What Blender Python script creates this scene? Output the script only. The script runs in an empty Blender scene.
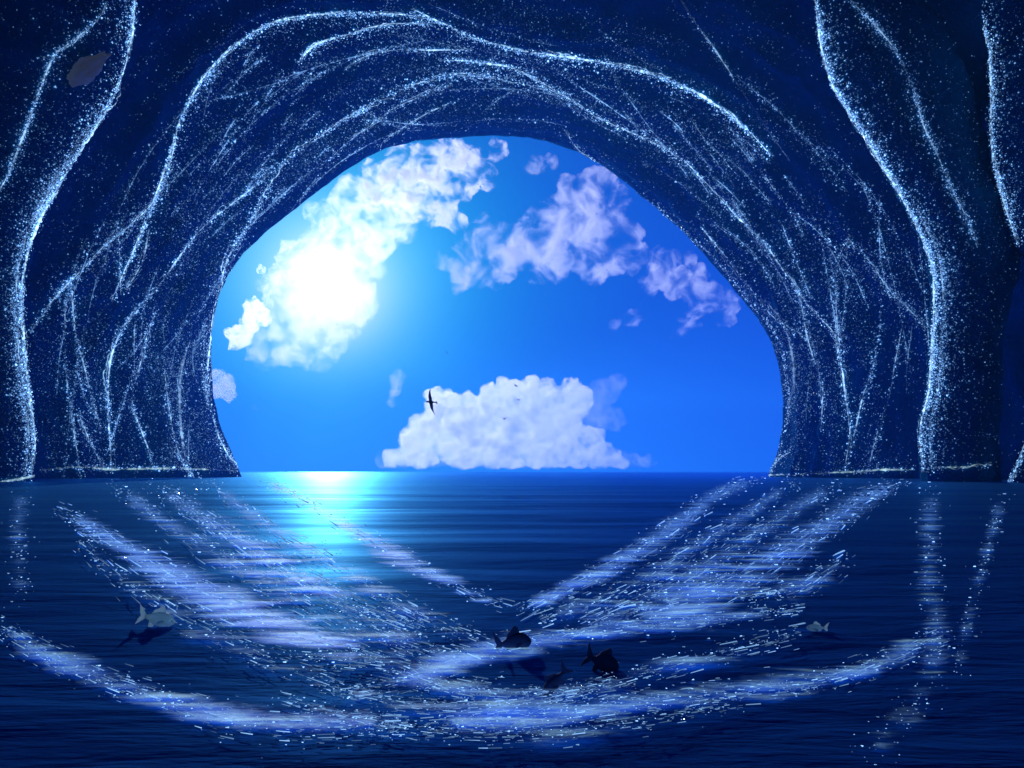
import bpy, bmesh, math, random
from mathutils import Vector, noise, Matrix
from mathutils.bvhtree import BVHTree
R = random.Random(7)
SC = bpy.context.scene
COL = SC.collection
F, CX, HY, CH = 887.0, 512.0, 471.0, 1.0        # focal length in pixels, centre column, horizon row, camera height (m)
rad = math.radians
SUN_PX = (328, 288)
HAZE = 0.00085

# ------------------------------------------------------------------ helpers
def link(name, verts, faces, mat, parent=None, smooth=True, attr=None):
    me = bpy.data.meshes.new(name)
    me.from_pydata([tuple(v) for v in verts], [], faces)
    for m in (mat if isinstance(mat, (list, tuple)) else [mat]):
        me.materials.append(m)
    if attr:
        for an, vals in attr.items():
            a = me.attributes.new(an, 'FLOAT', 'POINT'); a.data.foreach_set('value', vals)
    if smooth:
        me.polygons.foreach_set('use_smooth', [True] * len(me.polygons))
    me.update()
    o = bpy.data.objects.new(name, me); COL.objects.link(o)
    if parent: o.parent = parent
    return o

def tag(o, label=None, cat=None, group=None, kind=None):
    for k, v in (('label', label), ('category', cat), ('group', group), ('kind', kind)):
        if v: o[k] = v
    return o

def empty(name, loc=(0, 0, 0)):
    o = bpy.data.objects.new(name, None); COL.objects.link(o); o.location = loc
    return o

def ray(px, py):
    return Vector(((px - CX) / F, 1.0, (HY - py) / F))
def at(px, py, Y):
    d = ray(px, py); return Vector((0, 0, CH)) + d * Y
def smooth_path(pts, step):
    """Catmull-Rom through pts, resampled at about `step`."""
    P = [Vector(p) for p in pts]
    P = [P[0] * 2 - P[1]] + P + [P[-1] * 2 - P[-2]]
    out = []
    for i in range(1, len(P) - 2):
        a, b, c, d = P[i - 1], P[i], P[i + 1], P[i + 2]
        n = max(1, int((c - b).length / step))
        for k in range(n):
            t = k / n
            out.append(0.5 * ((2 * b) + (c - a) * t + (2 * a - 5 * b + 4 * c - d) * t * t + (3 * b - a - 3 * c + d) * t ** 3))
    out.append(P[-2]); return out
def resample(pts, n):
    P = smooth_path(pts, 2.0)
    L = [0.0]
    for a, b in zip(P, P[1:]): L.append(L[-1] + (b - a).length)
    out = []; j = 0
    for i in range(n):
        s = L[-1] * i / (n - 1)
        while j < len(L) - 2 and L[j + 1] < s: j += 1
        t = (s - L[j]) / max(1e-9, L[j + 1] - L[j])
        out.append(P[j].lerp(P[j + 1], min(1, max(0, t))))
    return out
def lerp_tab(tab, y):
    if y <= tab[0][0]: return tab[0][1]
    for (y0, v0), (y1, v1) in zip(tab, tab[1:]):
        if y <= y1:
            t = (y - y0) / (y1 - y0); return v0 + (v1 - v0) * t
    return tab[-1][1]

# ------------------------------------------------------------------ materials
def new_mat(name):
    m = bpy.data.materials.new(name); m.use_nodes = True
    nt = m.node_tree; nt.nodes.clear()
    out = nt.nodes.new('ShaderNodeOutputMaterial')
    return m, nt, out
def N(nt, t, **kw):
    n = nt.nodes.new(t)
    for k, v in kw.items():
        if k.startswith('_'): setattr(n, k[1:], v)
        else: n.inputs[k.replace('__', ' ')].default_value = v
    return n

def mat_rock():
    m, nt, out = new_mat('blue_cave_rock')
    L = nt.links.new
    tc = N(nt, 'ShaderNodeTexCoord')
    n1 = N(nt, 'ShaderNodeTexNoise', Scale=0.12, Detail=8.0, Roughness=0.65)
    n2 = N(nt, 'ShaderNodeTexNoise', Scale=1.3, Detail=6.0, Roughness=0.7)
    L(tc.outputs['Object'], n1.inputs['Vector']); L(tc.outputs['Object'], n2.inputs['Vector'])
    r = nt.nodes.new('ShaderNodeValToRGB')
    r.color_ramp.elements[0].position = 0.3; r.color_ramp.elements[0].color = (0.014, 0.17, 0.42, 1)
    r.color_ramp.elements[1].position = 0.75; r.color_ramp.elements[1].color = (0.03, 0.34, 0.68, 1)
    L(n1.outputs['Fac'], r.inputs['Fac'])
    b = N(nt, 'ShaderNodeBsdfPrincipled', Roughness=0.85)
    b.inputs['Specular IOR Level'].default_value = 0.0
    L(r.outputs['Color'], b.inputs['Base Color'])
    mx = N(nt, 'ShaderNodeMath', _operation='ADD')
    L(n1.outputs['Fac'], mx.inputs[0]); L(n2.outputs['Fac'], mx.inputs[1])
    bp = N(nt, 'ShaderNodeBump', Strength=0.8, Distance=0.8)
    L(mx.outputs[0], bp.inputs['Height']); L(bp.outputs['Normal'], b.inputs['Normal'])
    L(b.outputs[0], out.inputs['Surface'])
    return m

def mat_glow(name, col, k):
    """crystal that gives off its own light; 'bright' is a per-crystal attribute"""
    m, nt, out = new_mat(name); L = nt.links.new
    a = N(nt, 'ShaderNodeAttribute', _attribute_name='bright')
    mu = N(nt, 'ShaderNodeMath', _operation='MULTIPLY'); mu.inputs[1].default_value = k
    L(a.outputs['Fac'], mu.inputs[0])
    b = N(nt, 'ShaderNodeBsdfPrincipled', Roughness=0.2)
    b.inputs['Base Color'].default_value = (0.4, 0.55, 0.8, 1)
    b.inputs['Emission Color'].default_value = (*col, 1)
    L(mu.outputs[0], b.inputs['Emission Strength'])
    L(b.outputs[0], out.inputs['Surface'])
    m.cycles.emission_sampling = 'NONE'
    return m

def mat_water():
    m, nt, out = new_mat('sea_water'); L = nt.links.new
    tc = N(nt, 'ShaderNodeTexCoord')
    mp = N(nt, 'ShaderNodeMapping'); mp.inputs['Scale'].default_value = (0.34, 1.0, 1.0)
    L(tc.outputs['Object'], mp.inputs['Vector'])
    n1 = N(nt, 'ShaderNodeTexNoise', Scale=2.2, Detail=5.0, Roughness=0.55, Distortion=0.4)
    n2 = N(nt, 'ShaderNodeTexNoise', Scale=12.0, Detail=4.0, Roughness=0.6)
    L(mp.outputs[0], n1.inputs['Vector']); L(mp.outputs[0], n2.inputs['Vector'])
    s = N(nt, 'ShaderNodeMath', _operation='MULTIPLY_ADD'); s.inputs[1].default_value = 0.15
    L(n2.outputs['Fac'], s.inputs[0]); L(n1.outputs['Fac'], s.inputs[2])
    bp = N(nt, 'ShaderNodeBump', Strength=0.9, Distance=0.08)
    L(s.outputs[0], bp.inputs['Height'])
    d = N(nt, 'ShaderNodeBsdfDiffuse'); d.inputs['Color'].default_value = (0.016, 0.20, 0.92, 1)
    gl = N(nt, 'ShaderNodeBsdfGlossy', Roughness=0.6); gl.inputs['Color'].default_value = (0.05, 0.34, 1.0, 1)
    fr = N(nt, 'ShaderNodeFresnel', IOR=1.3)
    pw = N(nt, 'ShaderNodeMath', _operation='POWER'); pw.inputs[1].default_value = 1.5; L(fr.outputs[0], pw.inputs[0])
    mr = N(nt, 'ShaderNodeMapRange'); mr.inputs['To Max'].default_value = 0.85
    mx = N(nt, 'ShaderNodeMixShader')
    L(bp.outputs['Normal'], d.inputs['Normal']); L(bp.outputs['Normal'], gl.inputs['Normal'])
    L(pw.outputs[0], mr.inputs['Value']); L(mr.outputs[0], mx.inputs[0])
    L(d.outputs[0], mx.inputs[1]); L(gl.outputs[0], mx.inputs[2])
    # at the most grazing angles the far water mirrors the low sky
    g2 = N(nt, 'ShaderNodeBsdfGlossy', Roughness=0.40); g2.inputs['Color'].default_value = (0.10, 0.55, 1.0, 1)
    p2 = N(nt, 'ShaderNodeMath', _operation='POWER'); p2.inputs[1].default_value = 4.0; L(fr.outputs[0], p2.inputs[0])
    m2 = N(nt, 'ShaderNodeMixShader'); L(p2.outputs[0], m2.inputs[0]); L(mx.outputs[0], m2.inputs[1]); L(g2.outputs[0], m2.inputs[2])
    L(m2.outputs[0], out.inputs['Surface'])
    return m

def mat_reflection(thr):  # streaky film whose emission imitates the veins' glow mirrored in the water
    m, nt, out = new_mat('glowing_reflection_film'); L = nt.links.new
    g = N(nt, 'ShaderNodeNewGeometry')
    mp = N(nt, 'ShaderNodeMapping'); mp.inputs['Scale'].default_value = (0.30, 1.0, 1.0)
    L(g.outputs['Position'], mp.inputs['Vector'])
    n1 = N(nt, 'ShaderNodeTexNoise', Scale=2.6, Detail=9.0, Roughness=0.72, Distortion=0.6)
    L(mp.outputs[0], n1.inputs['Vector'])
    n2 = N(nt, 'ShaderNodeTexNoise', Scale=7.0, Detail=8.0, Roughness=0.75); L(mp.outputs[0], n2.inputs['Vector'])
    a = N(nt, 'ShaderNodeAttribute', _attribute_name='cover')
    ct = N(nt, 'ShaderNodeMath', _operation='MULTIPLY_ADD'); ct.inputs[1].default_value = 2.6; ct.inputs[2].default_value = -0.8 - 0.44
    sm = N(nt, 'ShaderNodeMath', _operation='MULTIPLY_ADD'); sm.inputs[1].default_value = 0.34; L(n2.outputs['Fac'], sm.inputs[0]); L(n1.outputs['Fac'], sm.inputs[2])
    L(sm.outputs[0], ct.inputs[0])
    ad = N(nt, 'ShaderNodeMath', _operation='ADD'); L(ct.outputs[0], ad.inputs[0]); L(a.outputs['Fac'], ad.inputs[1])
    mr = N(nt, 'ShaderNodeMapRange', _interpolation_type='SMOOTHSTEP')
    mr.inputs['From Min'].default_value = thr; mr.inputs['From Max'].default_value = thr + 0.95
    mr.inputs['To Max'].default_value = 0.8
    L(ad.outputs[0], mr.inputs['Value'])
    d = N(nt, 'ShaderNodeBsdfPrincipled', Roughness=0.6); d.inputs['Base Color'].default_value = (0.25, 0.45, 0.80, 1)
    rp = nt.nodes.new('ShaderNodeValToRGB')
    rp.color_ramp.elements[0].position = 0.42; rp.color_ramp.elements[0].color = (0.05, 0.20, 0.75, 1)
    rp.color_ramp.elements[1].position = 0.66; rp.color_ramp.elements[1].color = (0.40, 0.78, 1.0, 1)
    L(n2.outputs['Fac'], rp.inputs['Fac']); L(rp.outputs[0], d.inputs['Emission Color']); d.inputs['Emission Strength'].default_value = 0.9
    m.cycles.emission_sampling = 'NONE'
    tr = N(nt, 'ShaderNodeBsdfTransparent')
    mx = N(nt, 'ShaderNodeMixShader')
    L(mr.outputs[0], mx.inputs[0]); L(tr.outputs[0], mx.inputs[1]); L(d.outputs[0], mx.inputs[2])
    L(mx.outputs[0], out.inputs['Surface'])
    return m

def mat_plain(name, col, rough=0.5, var=0.25, scale=20.0, thru=0.0):
    m, nt, out = new_mat(name); L = nt.links.new
    tc = N(nt, 'ShaderNodeTexCoord'); n = N(nt, 'ShaderNodeTexNoise', Scale=scale, Detail=5.0)
    L(tc.outputs['Object'], n.inputs['Vector'])
    mx = N(nt, 'ShaderNodeMix', _data_type='RGBA')
    mx.inputs['A'].default_value = (*[c * (1 - var) for c in col], 1) if False else mx.inputs['A'].default_value
    ca = [s for s in mx.inputs if s.type == 'RGBA']
    ca[0].default_value = (*[c * (1 - var) for c in col], 1); ca[1].default_value = (*[min(1, c * (1 + var)) for c in col], 1)
    L(n.outputs['Fac'], mx.inputs[0])
    b = N(nt, 'ShaderNodeBsdfPrincipled', Roughness=rough)
    cout = [s for s in mx.outputs if s.type == 'RGBA'][0]
    L(cout, b.inputs['Base Color'])
    if thru:                                    # thin flesh that lets light through
        t = nt.nodes.new('ShaderNodeBsdfTranslucent'); L(cout, t.inputs['Color']); b.inputs['Subsurface Weight'].default_value = 1.0; b.inputs['Subsurface Scale'].default_value = 0.05; b.inputs['Subsurface Radius'].default_value = (1, 1, 1)
        ms = N(nt, 'ShaderNodeMixShader', Fac=thru); L(b.outputs[0], ms.inputs[1]); L(t.outputs[0], ms.inputs[2])
        L(ms.outputs[0], out.inputs['Surface'])
    else:
        L(b.outputs[0], out.inputs['Surface'])
    return m

def mat_cloud(density, S, lo, hi, aniso, cell):
    """vapour: denser and thinner parts from a 3-D noise"""
    m, nt, out = new_mat('cloud_vapour'); L = nt.links.new
    tc = N(nt, 'ShaderNodeTexCoord')
    n = N(nt, 'ShaderNodeTexNoise', Scale=1 / (cell * S), Detail=7.0, Roughness=0.66, Distortion=0.5)
    L(tc.outputs['Object'], n.inputs['Vector'])
    mr = N(nt, 'ShaderNodeMapRange', _interpolation_type='SMOOTHSTEP')
    mr.inputs['From Min'].default_value = lo; mr.inputs['From Max'].default_value = hi
    mr.inputs['To Max'].default_value = density / S
    L(n.outputs['Fac'], mr.inputs['Value'])
    v = N(nt, 'ShaderNodeVolumePrincipled', Anisotropy=aniso)
    v.inputs['Color'].default_value = (1, 1, 1, 1)
    L(mr.outputs[0], v.inputs['Density'])
    L(v.outputs[0], out.inputs['Volume'])
    return m

M_ROCK = mat_rock()
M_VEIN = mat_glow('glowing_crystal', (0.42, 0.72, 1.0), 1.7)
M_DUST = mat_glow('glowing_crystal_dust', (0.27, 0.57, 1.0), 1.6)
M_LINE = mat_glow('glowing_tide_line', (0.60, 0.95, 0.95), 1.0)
M_WATER = mat_water()
M_REFLECTION = mat_reflection(0.60)
M_FLECK = mat_plain('reflection_fleck', (0.82, 0.88, 0.95), 0.4, 0.1)

# ------------------------------------------------------------------ camera, sun, sky
cam = bpy.data.cameras.new('camera'); co = bpy.data.objects.new('camera', cam); COL.objects.link(co)
co.location = (0, 0, CH); co.rotation_euler = (rad(90), 0, 0)
cam.sensor_width = 36; cam.lens = F / 1024 * 36; cam.shift_y = (HY - 384) / 1024
cam.clip_start = 0.05; cam.clip_end = 60000
SC.camera = co
sd = ray(*SUN_PX).normalized()
sun = bpy.data.lights.new('sun', 'SUN'); sun.energy = 2.6; sun.angle = rad(0.5); sun.color = (1.0, 0.98, 0.94)
so = bpy.data.objects.new('sun', sun); COL.objects.link(so)
so.rotation_euler = (-sd).to_track_quat('-Z', 'Y').to_euler()
so.location = sd * 100

w = bpy.data.worlds.new('World'); SC.world = w; w.use_nodes = True
nt = w.node_tree; nt.nodes.clear(); L = nt.links.new
wo = nt.nodes.new('ShaderNodeOutputWorld'); bg = N(nt, 'ShaderNodeBackground', Strength=0.1)
L(bg.outputs[0], wo.inputs['Surface'])
tc = N(nt, 'ShaderNodeTexCoord')
sky = nt.nodes.new('ShaderNodeTexSky'); sky.sky_type = 'NISHITA'; sky.sun_disc = False
sky.sun_elevation = math.asin(sd.z); sky.sun_rotation = math.atan2(sd.x, sd.y)
nrm = N(nt, 'ShaderNodeVectorMath', _operation='NORMALIZE'); L(tc.outputs['Generated'], nrm.inputs[0])
dt = N(nt, 'ShaderNodeVectorMath', _operation='DOT_PRODUCT'); L(nrm.outputs[0], dt.inputs[0]); dt.inputs[1].default_value = sd
ac = N(nt, 'ShaderNodeMath', _operation='ARCCOSINE'); L(dt.outputs['Value'], ac.inputs[0])
def expo(theta, amp):
    a = N(nt, 'ShaderNodeMath', _operation='MULTIPLY'); a.inputs[1].default_value = -1 / rad(theta); L(ac.outputs[0], a.inputs[0])
    e = N(nt, 'ShaderNodeMath', _operation='EXPONENT'); L(a.outputs[0], e.inputs[0])
    k = N(nt, 'ShaderNodeMath', _operation='MULTIPLY'); k.inputs[1].default_value = amp * 10; L(e.outputs[0], k.inputs[0])
    return k.outputs[0]
cmb = N(nt, 'ShaderNodeCombineColor')
L(expo(1.6, 4.0), cmb.inputs[0]); L(expo(4.6, 2.0), cmb.inputs[1]); L(expo(4.0, 1.8), cmb.inputs[2])
sep = N(nt, 'ShaderNodeSeparateXYZ'); L(nrm.outputs[0], sep.inputs[0])
rp = nt.nodes.new('ShaderNodeValToRGB'); cr = rp.color_ramp
cr.elements[0].position = 0.0; cr.elements[0].color = (0.002, 0.13, 0.92, 1)
cr.elements[1].position = 0.5; cr.elements[1].color = (0.002, 0.03, 0.45, 1)
for p, c in ((0.06, (0.001, 0.055, 0.70, 1)), (0.17, (0.001, 0.040, 0.58, 1)), (0.33, (0.002, 0.034, 0.52, 1))):
    e = cr.elements.new(p); e.color = c
L(sep.outputs['Z'], rp.inputs['Fac'])
def vm(op, a, b):
    n = N(nt, 'ShaderNodeVectorMath', _operation=op)
    for i, s in enumerate((a, b)):
        if isinstance(s, tuple): n.inputs[i].default_value = s
        else: L(s, n.inputs[i])
    return n.outputs[0]
grad = vm('MULTIPLY', rp.outputs[0], (10, 10, 10))
nis = vm('MULTIPLY', sky.outputs[0], (0.004, 0.02, 0.10))
tot = vm('ADD', vm('ADD', grad, nis), cmb.outputs[0])
L(tot, bg.inputs['Color'])

# ------------------------------------------------------------------ water
def hwave(x, y):
    r = math.hypot(x, y)
    h = 0.0
    for lam, amp, sx in ((7.0, 0.050, 0.35), (2.0, 0.022, 0.4), (0.55, 0.007, 0.5)):
        lim = lam * 14
        if r > lim * 1.6: continue
        k = min(1, max(0, (lim * 1.6 - r) / (lim * 0.6)))
        h += k * amp * noise.noise(Vector((x * sx / lam * 1.6, y / lam * 1.6, lam * 3.1)))
    return h
def make_water():
    ang = []
    a = -180.0
    while a < 180:
        ang.append(a); a += 0.22 if -38 <= a < 38 else 2.0
    rr = []; r = 0.4
    while r < 1150:
        rr.append(r); r *= 1.013 if 1.5 < r < 60 else 1.06 if r < 400 else 1.2
    rr.append(1200)
    vs = [(0, 0, 0)]; fs = []
    n = len(ang)
    for r in rr:
        for a in ang:
            x, y = r * math.sin(rad(a)), r * math.cos(rad(a))
            vs.append((x, y, hwave(x, y)))
    for j in range(n): fs.append((0, 1 + (j + 1) % n, 1 + j))
    for i in range(len(rr) - 1):
        for j in range(n):
            a0 = 1 + i * n + j; a1 = 1 + i * n + (j + 1) % n
            fs.append((a0, a1, a1 + n, a0 + n))
    o = link('water', vs, fs, M_WATER)
    if o.data.polygons[5000].normal.z < 0: o.data.flip_normals()
    print('water up', o.data.polygons[5000].normal.z)
    return tag(o, kind='structure')
make_water()

# ------------------------------------------------------------------ rock arch (the cave)
MOUTH = [(246, 500), (240, 470), (222, 430), (213, 390), (211, 350), (215, 310), (226, 280), (241, 256), (264, 234), (290, 213), (320, 190), (350, 168), (380, 151), (410, 142), (450, 138), (490, 136), (530, 138), (570, 149), (610, 170), (640, 195), (670, 220), (700, 250), (730, 285), (755, 315), (772, 345), (781, 380), (783, 415), (778, 450), (770, 470), (764, 500)]
OUTER = [(-20, 500), (-25, 440), (-20, 390), (0, 330), (50, 275), (120, 200), (165, 125), (225, 45), (300, 5), (430, -10), (530, 20), (650, 45), (740, 90), (805, 150), (870, 230), (930, 300), (960, 380), (968, 440), (965, 500)]
NA = 300
def make_arch():
    root = empty('rock_arch', (0, 150, 0))
    mo = resample(MOUTH, NA); ou = resample(OUTER, NA)
    c = Vector((500, 400))
    # key rings: (distance, function giving pixel outline)
    def ring_pts(k):
        t = k
        pts = []
        for i in range(NA):
            m_, o_ = mo[i], ou[i]
            if t <= 1:   # mouth to outer ridge
                p = m_.lerp(o_, t ** 1.15); Y = 150 - 42 * t ** 0.8
            else:
                s = 1 + (t - 1) * 0.55
                p = c + (o_ - c) * s; Y = 108 - 30 * (t - 1)
            P = at(p.x, p.y, Y)
            pts.append(P)
        return pts
    rings = []
    # outside face of the cliff
    for dY, s in ((40, 1.55), (26, 1.5), (14, 1.34), (7, 1.15), (3, 1.05)):
        rings.append([at(c.x + (p.x - c.x) * s, c.y + (p.y - c.y) * s, 150 + dY) for p in mo])
    nin = 110
    for k in range(nin): rings.append(ring_pts(k / (nin - 1) * 1.9))
    last = rings[-1]
    # the tunnel runs on behind the viewer and closes
    for Y, s in ((70, 1.02), (55, 1.05), (40, 1.06), (25, 1.06), (10, 1.06), (-10, 1.05), (-30, 1.0), (-45, 0.85), (-55, 0.5), (-58, 0.02)):
        rings.append([Vector((v.x * s, Y, v.z * s if v.z > 0 else v.z)) for v in last])
    for rg in rings:                      # foot always below the water
        rg[0].z = min(rg[0].z, -6); rg[-1].z = min(rg[-1].z, -6)
        rg[1].z = min(rg[1].z, -1.5); rg[-2].z = min(rg[-2].z, -1.5)
    vs, fs = [], []
    nr = len(rings)
    for i, rg in enumerate(rings):
        for j, P in enumerate(rg):
            a = rg[max(0, j - 1)]; b = rg[min(NA - 1, j + 1)]
            p0 = rings[max(0, i - 1)][j]; p1 = rings[min(nr - 1, i + 1)][j]
            n = (b - a).cross(p1 - p0)
            if n.length > 1e-6: n.normalize()
            ang = j / NA
            # folds that run along the arch (long in the angular direction, short along the tunnel)
            amp = 0.0 if i < 5 else min(1.0, (i - 5) / 14)
            q = Vector((P.x * 0.018, P.y * 0.11, P.z * 0.018))
            f1 = 1 - abs(noise.noise(q * 1.5 + Vector((3, 1, 7)))) * 2
            f2 = noise.fractal(P * 0.09, 1.0, 2.1, 4)
            f3 = noise.fractal(P * 0.4, 1.0, 2.1, 3)
            d = amp * (1.5 * f1 + 1.0 * f2) + (0.2 + 0.3 * amp) * f3 * (0.5 if i < 5 else 1)
            vs.append(P + n * d)
    for i in range(nr - 1):
        for j in range(NA - 1):
            a = i * NA + j
            fs.append((a, a + 1, a + NA + 1, a + NA))
    loc = Vector(root.location)
    body = link('rock_wall', [v - loc for v in vs], fs, M_ROCK, root)
    tag(root, 'dark blue rock arch with glittering veins around the bright opening', 'rock arch', kind='thing')
    return root, BVHTree.FromPolygons(vs, fs), loc
arch, arch_bvh, arch_loc = make_arch()

# ------------------------------------------------------------------ rock pillars
def pillar_mesh(right_tab, left_tab, Y, seed, tmin=-90):
    """lumpy column whose two silhouettes follow the tables (row -> column)"""
    vs, fs = [], []
    n = 96; rows = list(range(tmin, 506, 5))
    for py in rows:
        xr, xl = lerp_tab(right_tab, py), lerp_tab(left_tab, py)
        a = at(xl, py, Y); b = at(xr, py, Y)
        c = (a + b) / 2; rx = (b.x - a.x) / 2
        ry = max(4.0, rx * 0.75)
        for k in range(n):
            t = 2 * math.pi * k / n
            P = Vector((c.x + rx * math.cos(t), c.y + ry * math.sin(t), c.z))
            nn = Vector((math.cos(t), math.sin(t), 0))
            flute = (1 - abs(noise.noise(Vector((t * 1.3 * math.cos(0), 0.012 * P.z, seed)))) * 2) if 0 else noise.noise(Vector((2.2 * math.cos(t), 2.2 * math.sin(t), P.z * 0.03 + seed)))
            e = abs(math.cos(t)) ** 2
            P += nn * ((1.1 * flute + 0.6 * noise.fractal(P * 0.13 + Vector((seed, 0, 0)), 1.0, 2.1, 4)) * (1 - 0.85 * e) + 0.22 * noise.fractal(P * 0.5, 1.0, 2.1, 3))
            vs.append(P)
    for i in range(len(rows) - 1):
        for k in range(n):
            fs.append((i * n + k, (i + 1) * n + k, (i + 1) * n + (k + 1) % n, i * n + (k + 1) % n))
    m = len(rows) - 1
    fs.append(tuple(range(n))); fs.append(tuple(m * n + k for k in reversed(range(n))))
    return vs, fs
def make_pillar(right_tab, left_tab, Y, label, seed, fit):
    """fit: +1 / -1 the side (right / left) whose silhouette is seen; nudged until it follows its table"""
    want = right_tab if fit > 0 else left_tab
    for it in range(3):
        vs, fs = pillar_mesh(right_tab, left_tab, Y, seed)
        if it == 2: break
        bvh = BVHTree.FromPolygons(vs, fs); new = []
        for py, px in sorted({(r, lerp_tab(want, r)) for r in range(-40, 490, 10)}):
            x = px + fit * 60
            while (x - px) * fit > -60 and bvh.ray_cast(Vector((0, 0, CH)), ray(x, py).normalized(), 400)[0] is None: x -= fit
            new.append((py, lerp_tab(right_tab if fit > 0 else left_tab, py) - (x - px)))
        new = [(-90, new[0][1])] + new + [(505, new[-1][1])]
        if fit > 0: right_tab = new
        else: left_tab = new
    base = at((lerp_tab(right_tab, 480) + lerp_tab(left_tab, 480)) / 2, 480, Y); base.z = 0
    root = empty('rock_pillar', base)
    link('rock_column', [v - base for v in vs], fs, M_ROCK, root)
    tag(root, label, 'rock pillar', 'rock pillars in front of the arch', 'thing')
    return root, BVHTree.FromPolygons(vs, fs), base

L1 = [(140, -20), (138, 0), (134, 40), (121, 88), (97, 130), (62, 185), (38, 232), (26, 280), (27, 340), (33, 395), (38, 440), (34, 478)]
R1 = [(808, -20), (812, 0), (819, 50), (833, 92), (870, 150), (900, 200), (924, 250), (931, 290), (929, 340), (926, 390), (917, 430), (920, 472)]
R3 = [(970, -20), (974, 0), (983, 40), (988, 80), (988, 130), (992, 170), (1003, 210), (1015, 245), (1030, 275)]
tab = lambda pts: sorted((p[1], p[0]) for p in pts)
pl, pl_bvh, pl_loc = make_pillar([(-90, 160)] + tab(L1) + [(505, 36)], [(-90, -170), (300, -210), (505, -190)], 84,
                                 'tall dark pillar at the left edge with a bright glittering rim', 3.3, 1)
pr, pr_bvh, pr_loc = make_pillar([(-90, 900), (0, 925), (100, 965), (200, 1000), (260, 1015), (330, 1000), (430, 992), (505, 1000)], [(-90, 795)] + tab(R1) + [(505, 921)], 84,
                                 'slim dark pillar right of the arch, glittering along its curved left rim', 8.1, -1)
pf, pf_bvh, pf_loc = make_pillar([(-90, 1250), (505, 1290)], [(-90, 955)] + tab(R3) + [(340, 1052), (400, 1050), (440, 1024), (470, 1012), (490, 1003), (505, 1000)], 76,
                                 'rightmost dark pillar, mostly cut off by the picture edge', 5.7, -1)

# ------------------------------------------------------------------ glowing crystal veins
def cast(bvh, px, py, lift=0.12):
    d = ray(px, py).normalized()
    o = Vector((0, 0, CH))
    h = bvh.ray_cast(o, d, 400)
    if h[0] is None: return None
    return h[0] - d * lift
TET = [(1, 1, 1), (1, -1, -1), (-1, 1, -1), (-1, -1, 1)]
TF = [(0, 1, 2), (0, 3, 1), (0, 2, 3), (1, 3, 2)]
class Bits:
    def __init__(s): s.v, s.f, s.b = [], [], []
    def crystal(s, P, size, bright, sq=1.0):
        q = Matrix.Rotation(R.uniform(0, 6.28), 3, Vector((R.gauss(0, 1), R.gauss(0, 1), R.gauss(0, 1) + 1e-3)).normalized())
        o = len(s.v)
        for t in TET: s.v.append(P + q @ (Vector(t) * size)); s.b.append(bright)
        s.f += [tuple(i + o for i in f) for f in TF]
    def tube(s, pts, radii, brights, m=5):
        o = len(s.v)
        for i, P in enumerate(pts):
            a = pts[max(0, i - 1)]; b = pts[min(len(pts) - 1, i + 1)]
            d = (b - a).normalized() if (b - a).length > 1e-9 else Vector((0, 0, 1))
            u = d.orthogonal().normalized(); w_ = d.cross(u)
            for k in range(m):
                t = 2 * math.pi * k / m
                s.v.append(P + (u * math.cos(t) + w_ * math.sin(t)) * radii[i]); s.b.append(brights[i])
        for i in range(len(pts) - 1):
            for k in range(m):
                s.f.append((o + i * m + k, o + i * m + (k + 1) % m, o + (i + 1) * m + (k + 1) % m, o + (i + 1) * m + k))
    def build(s, name, mat, parent, loc, smooth=False):
        if not s.f: return None
        return link(name, [v - loc for v in s.v], s.f, mat, parent, smooth, {'bright': s.b})

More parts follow.
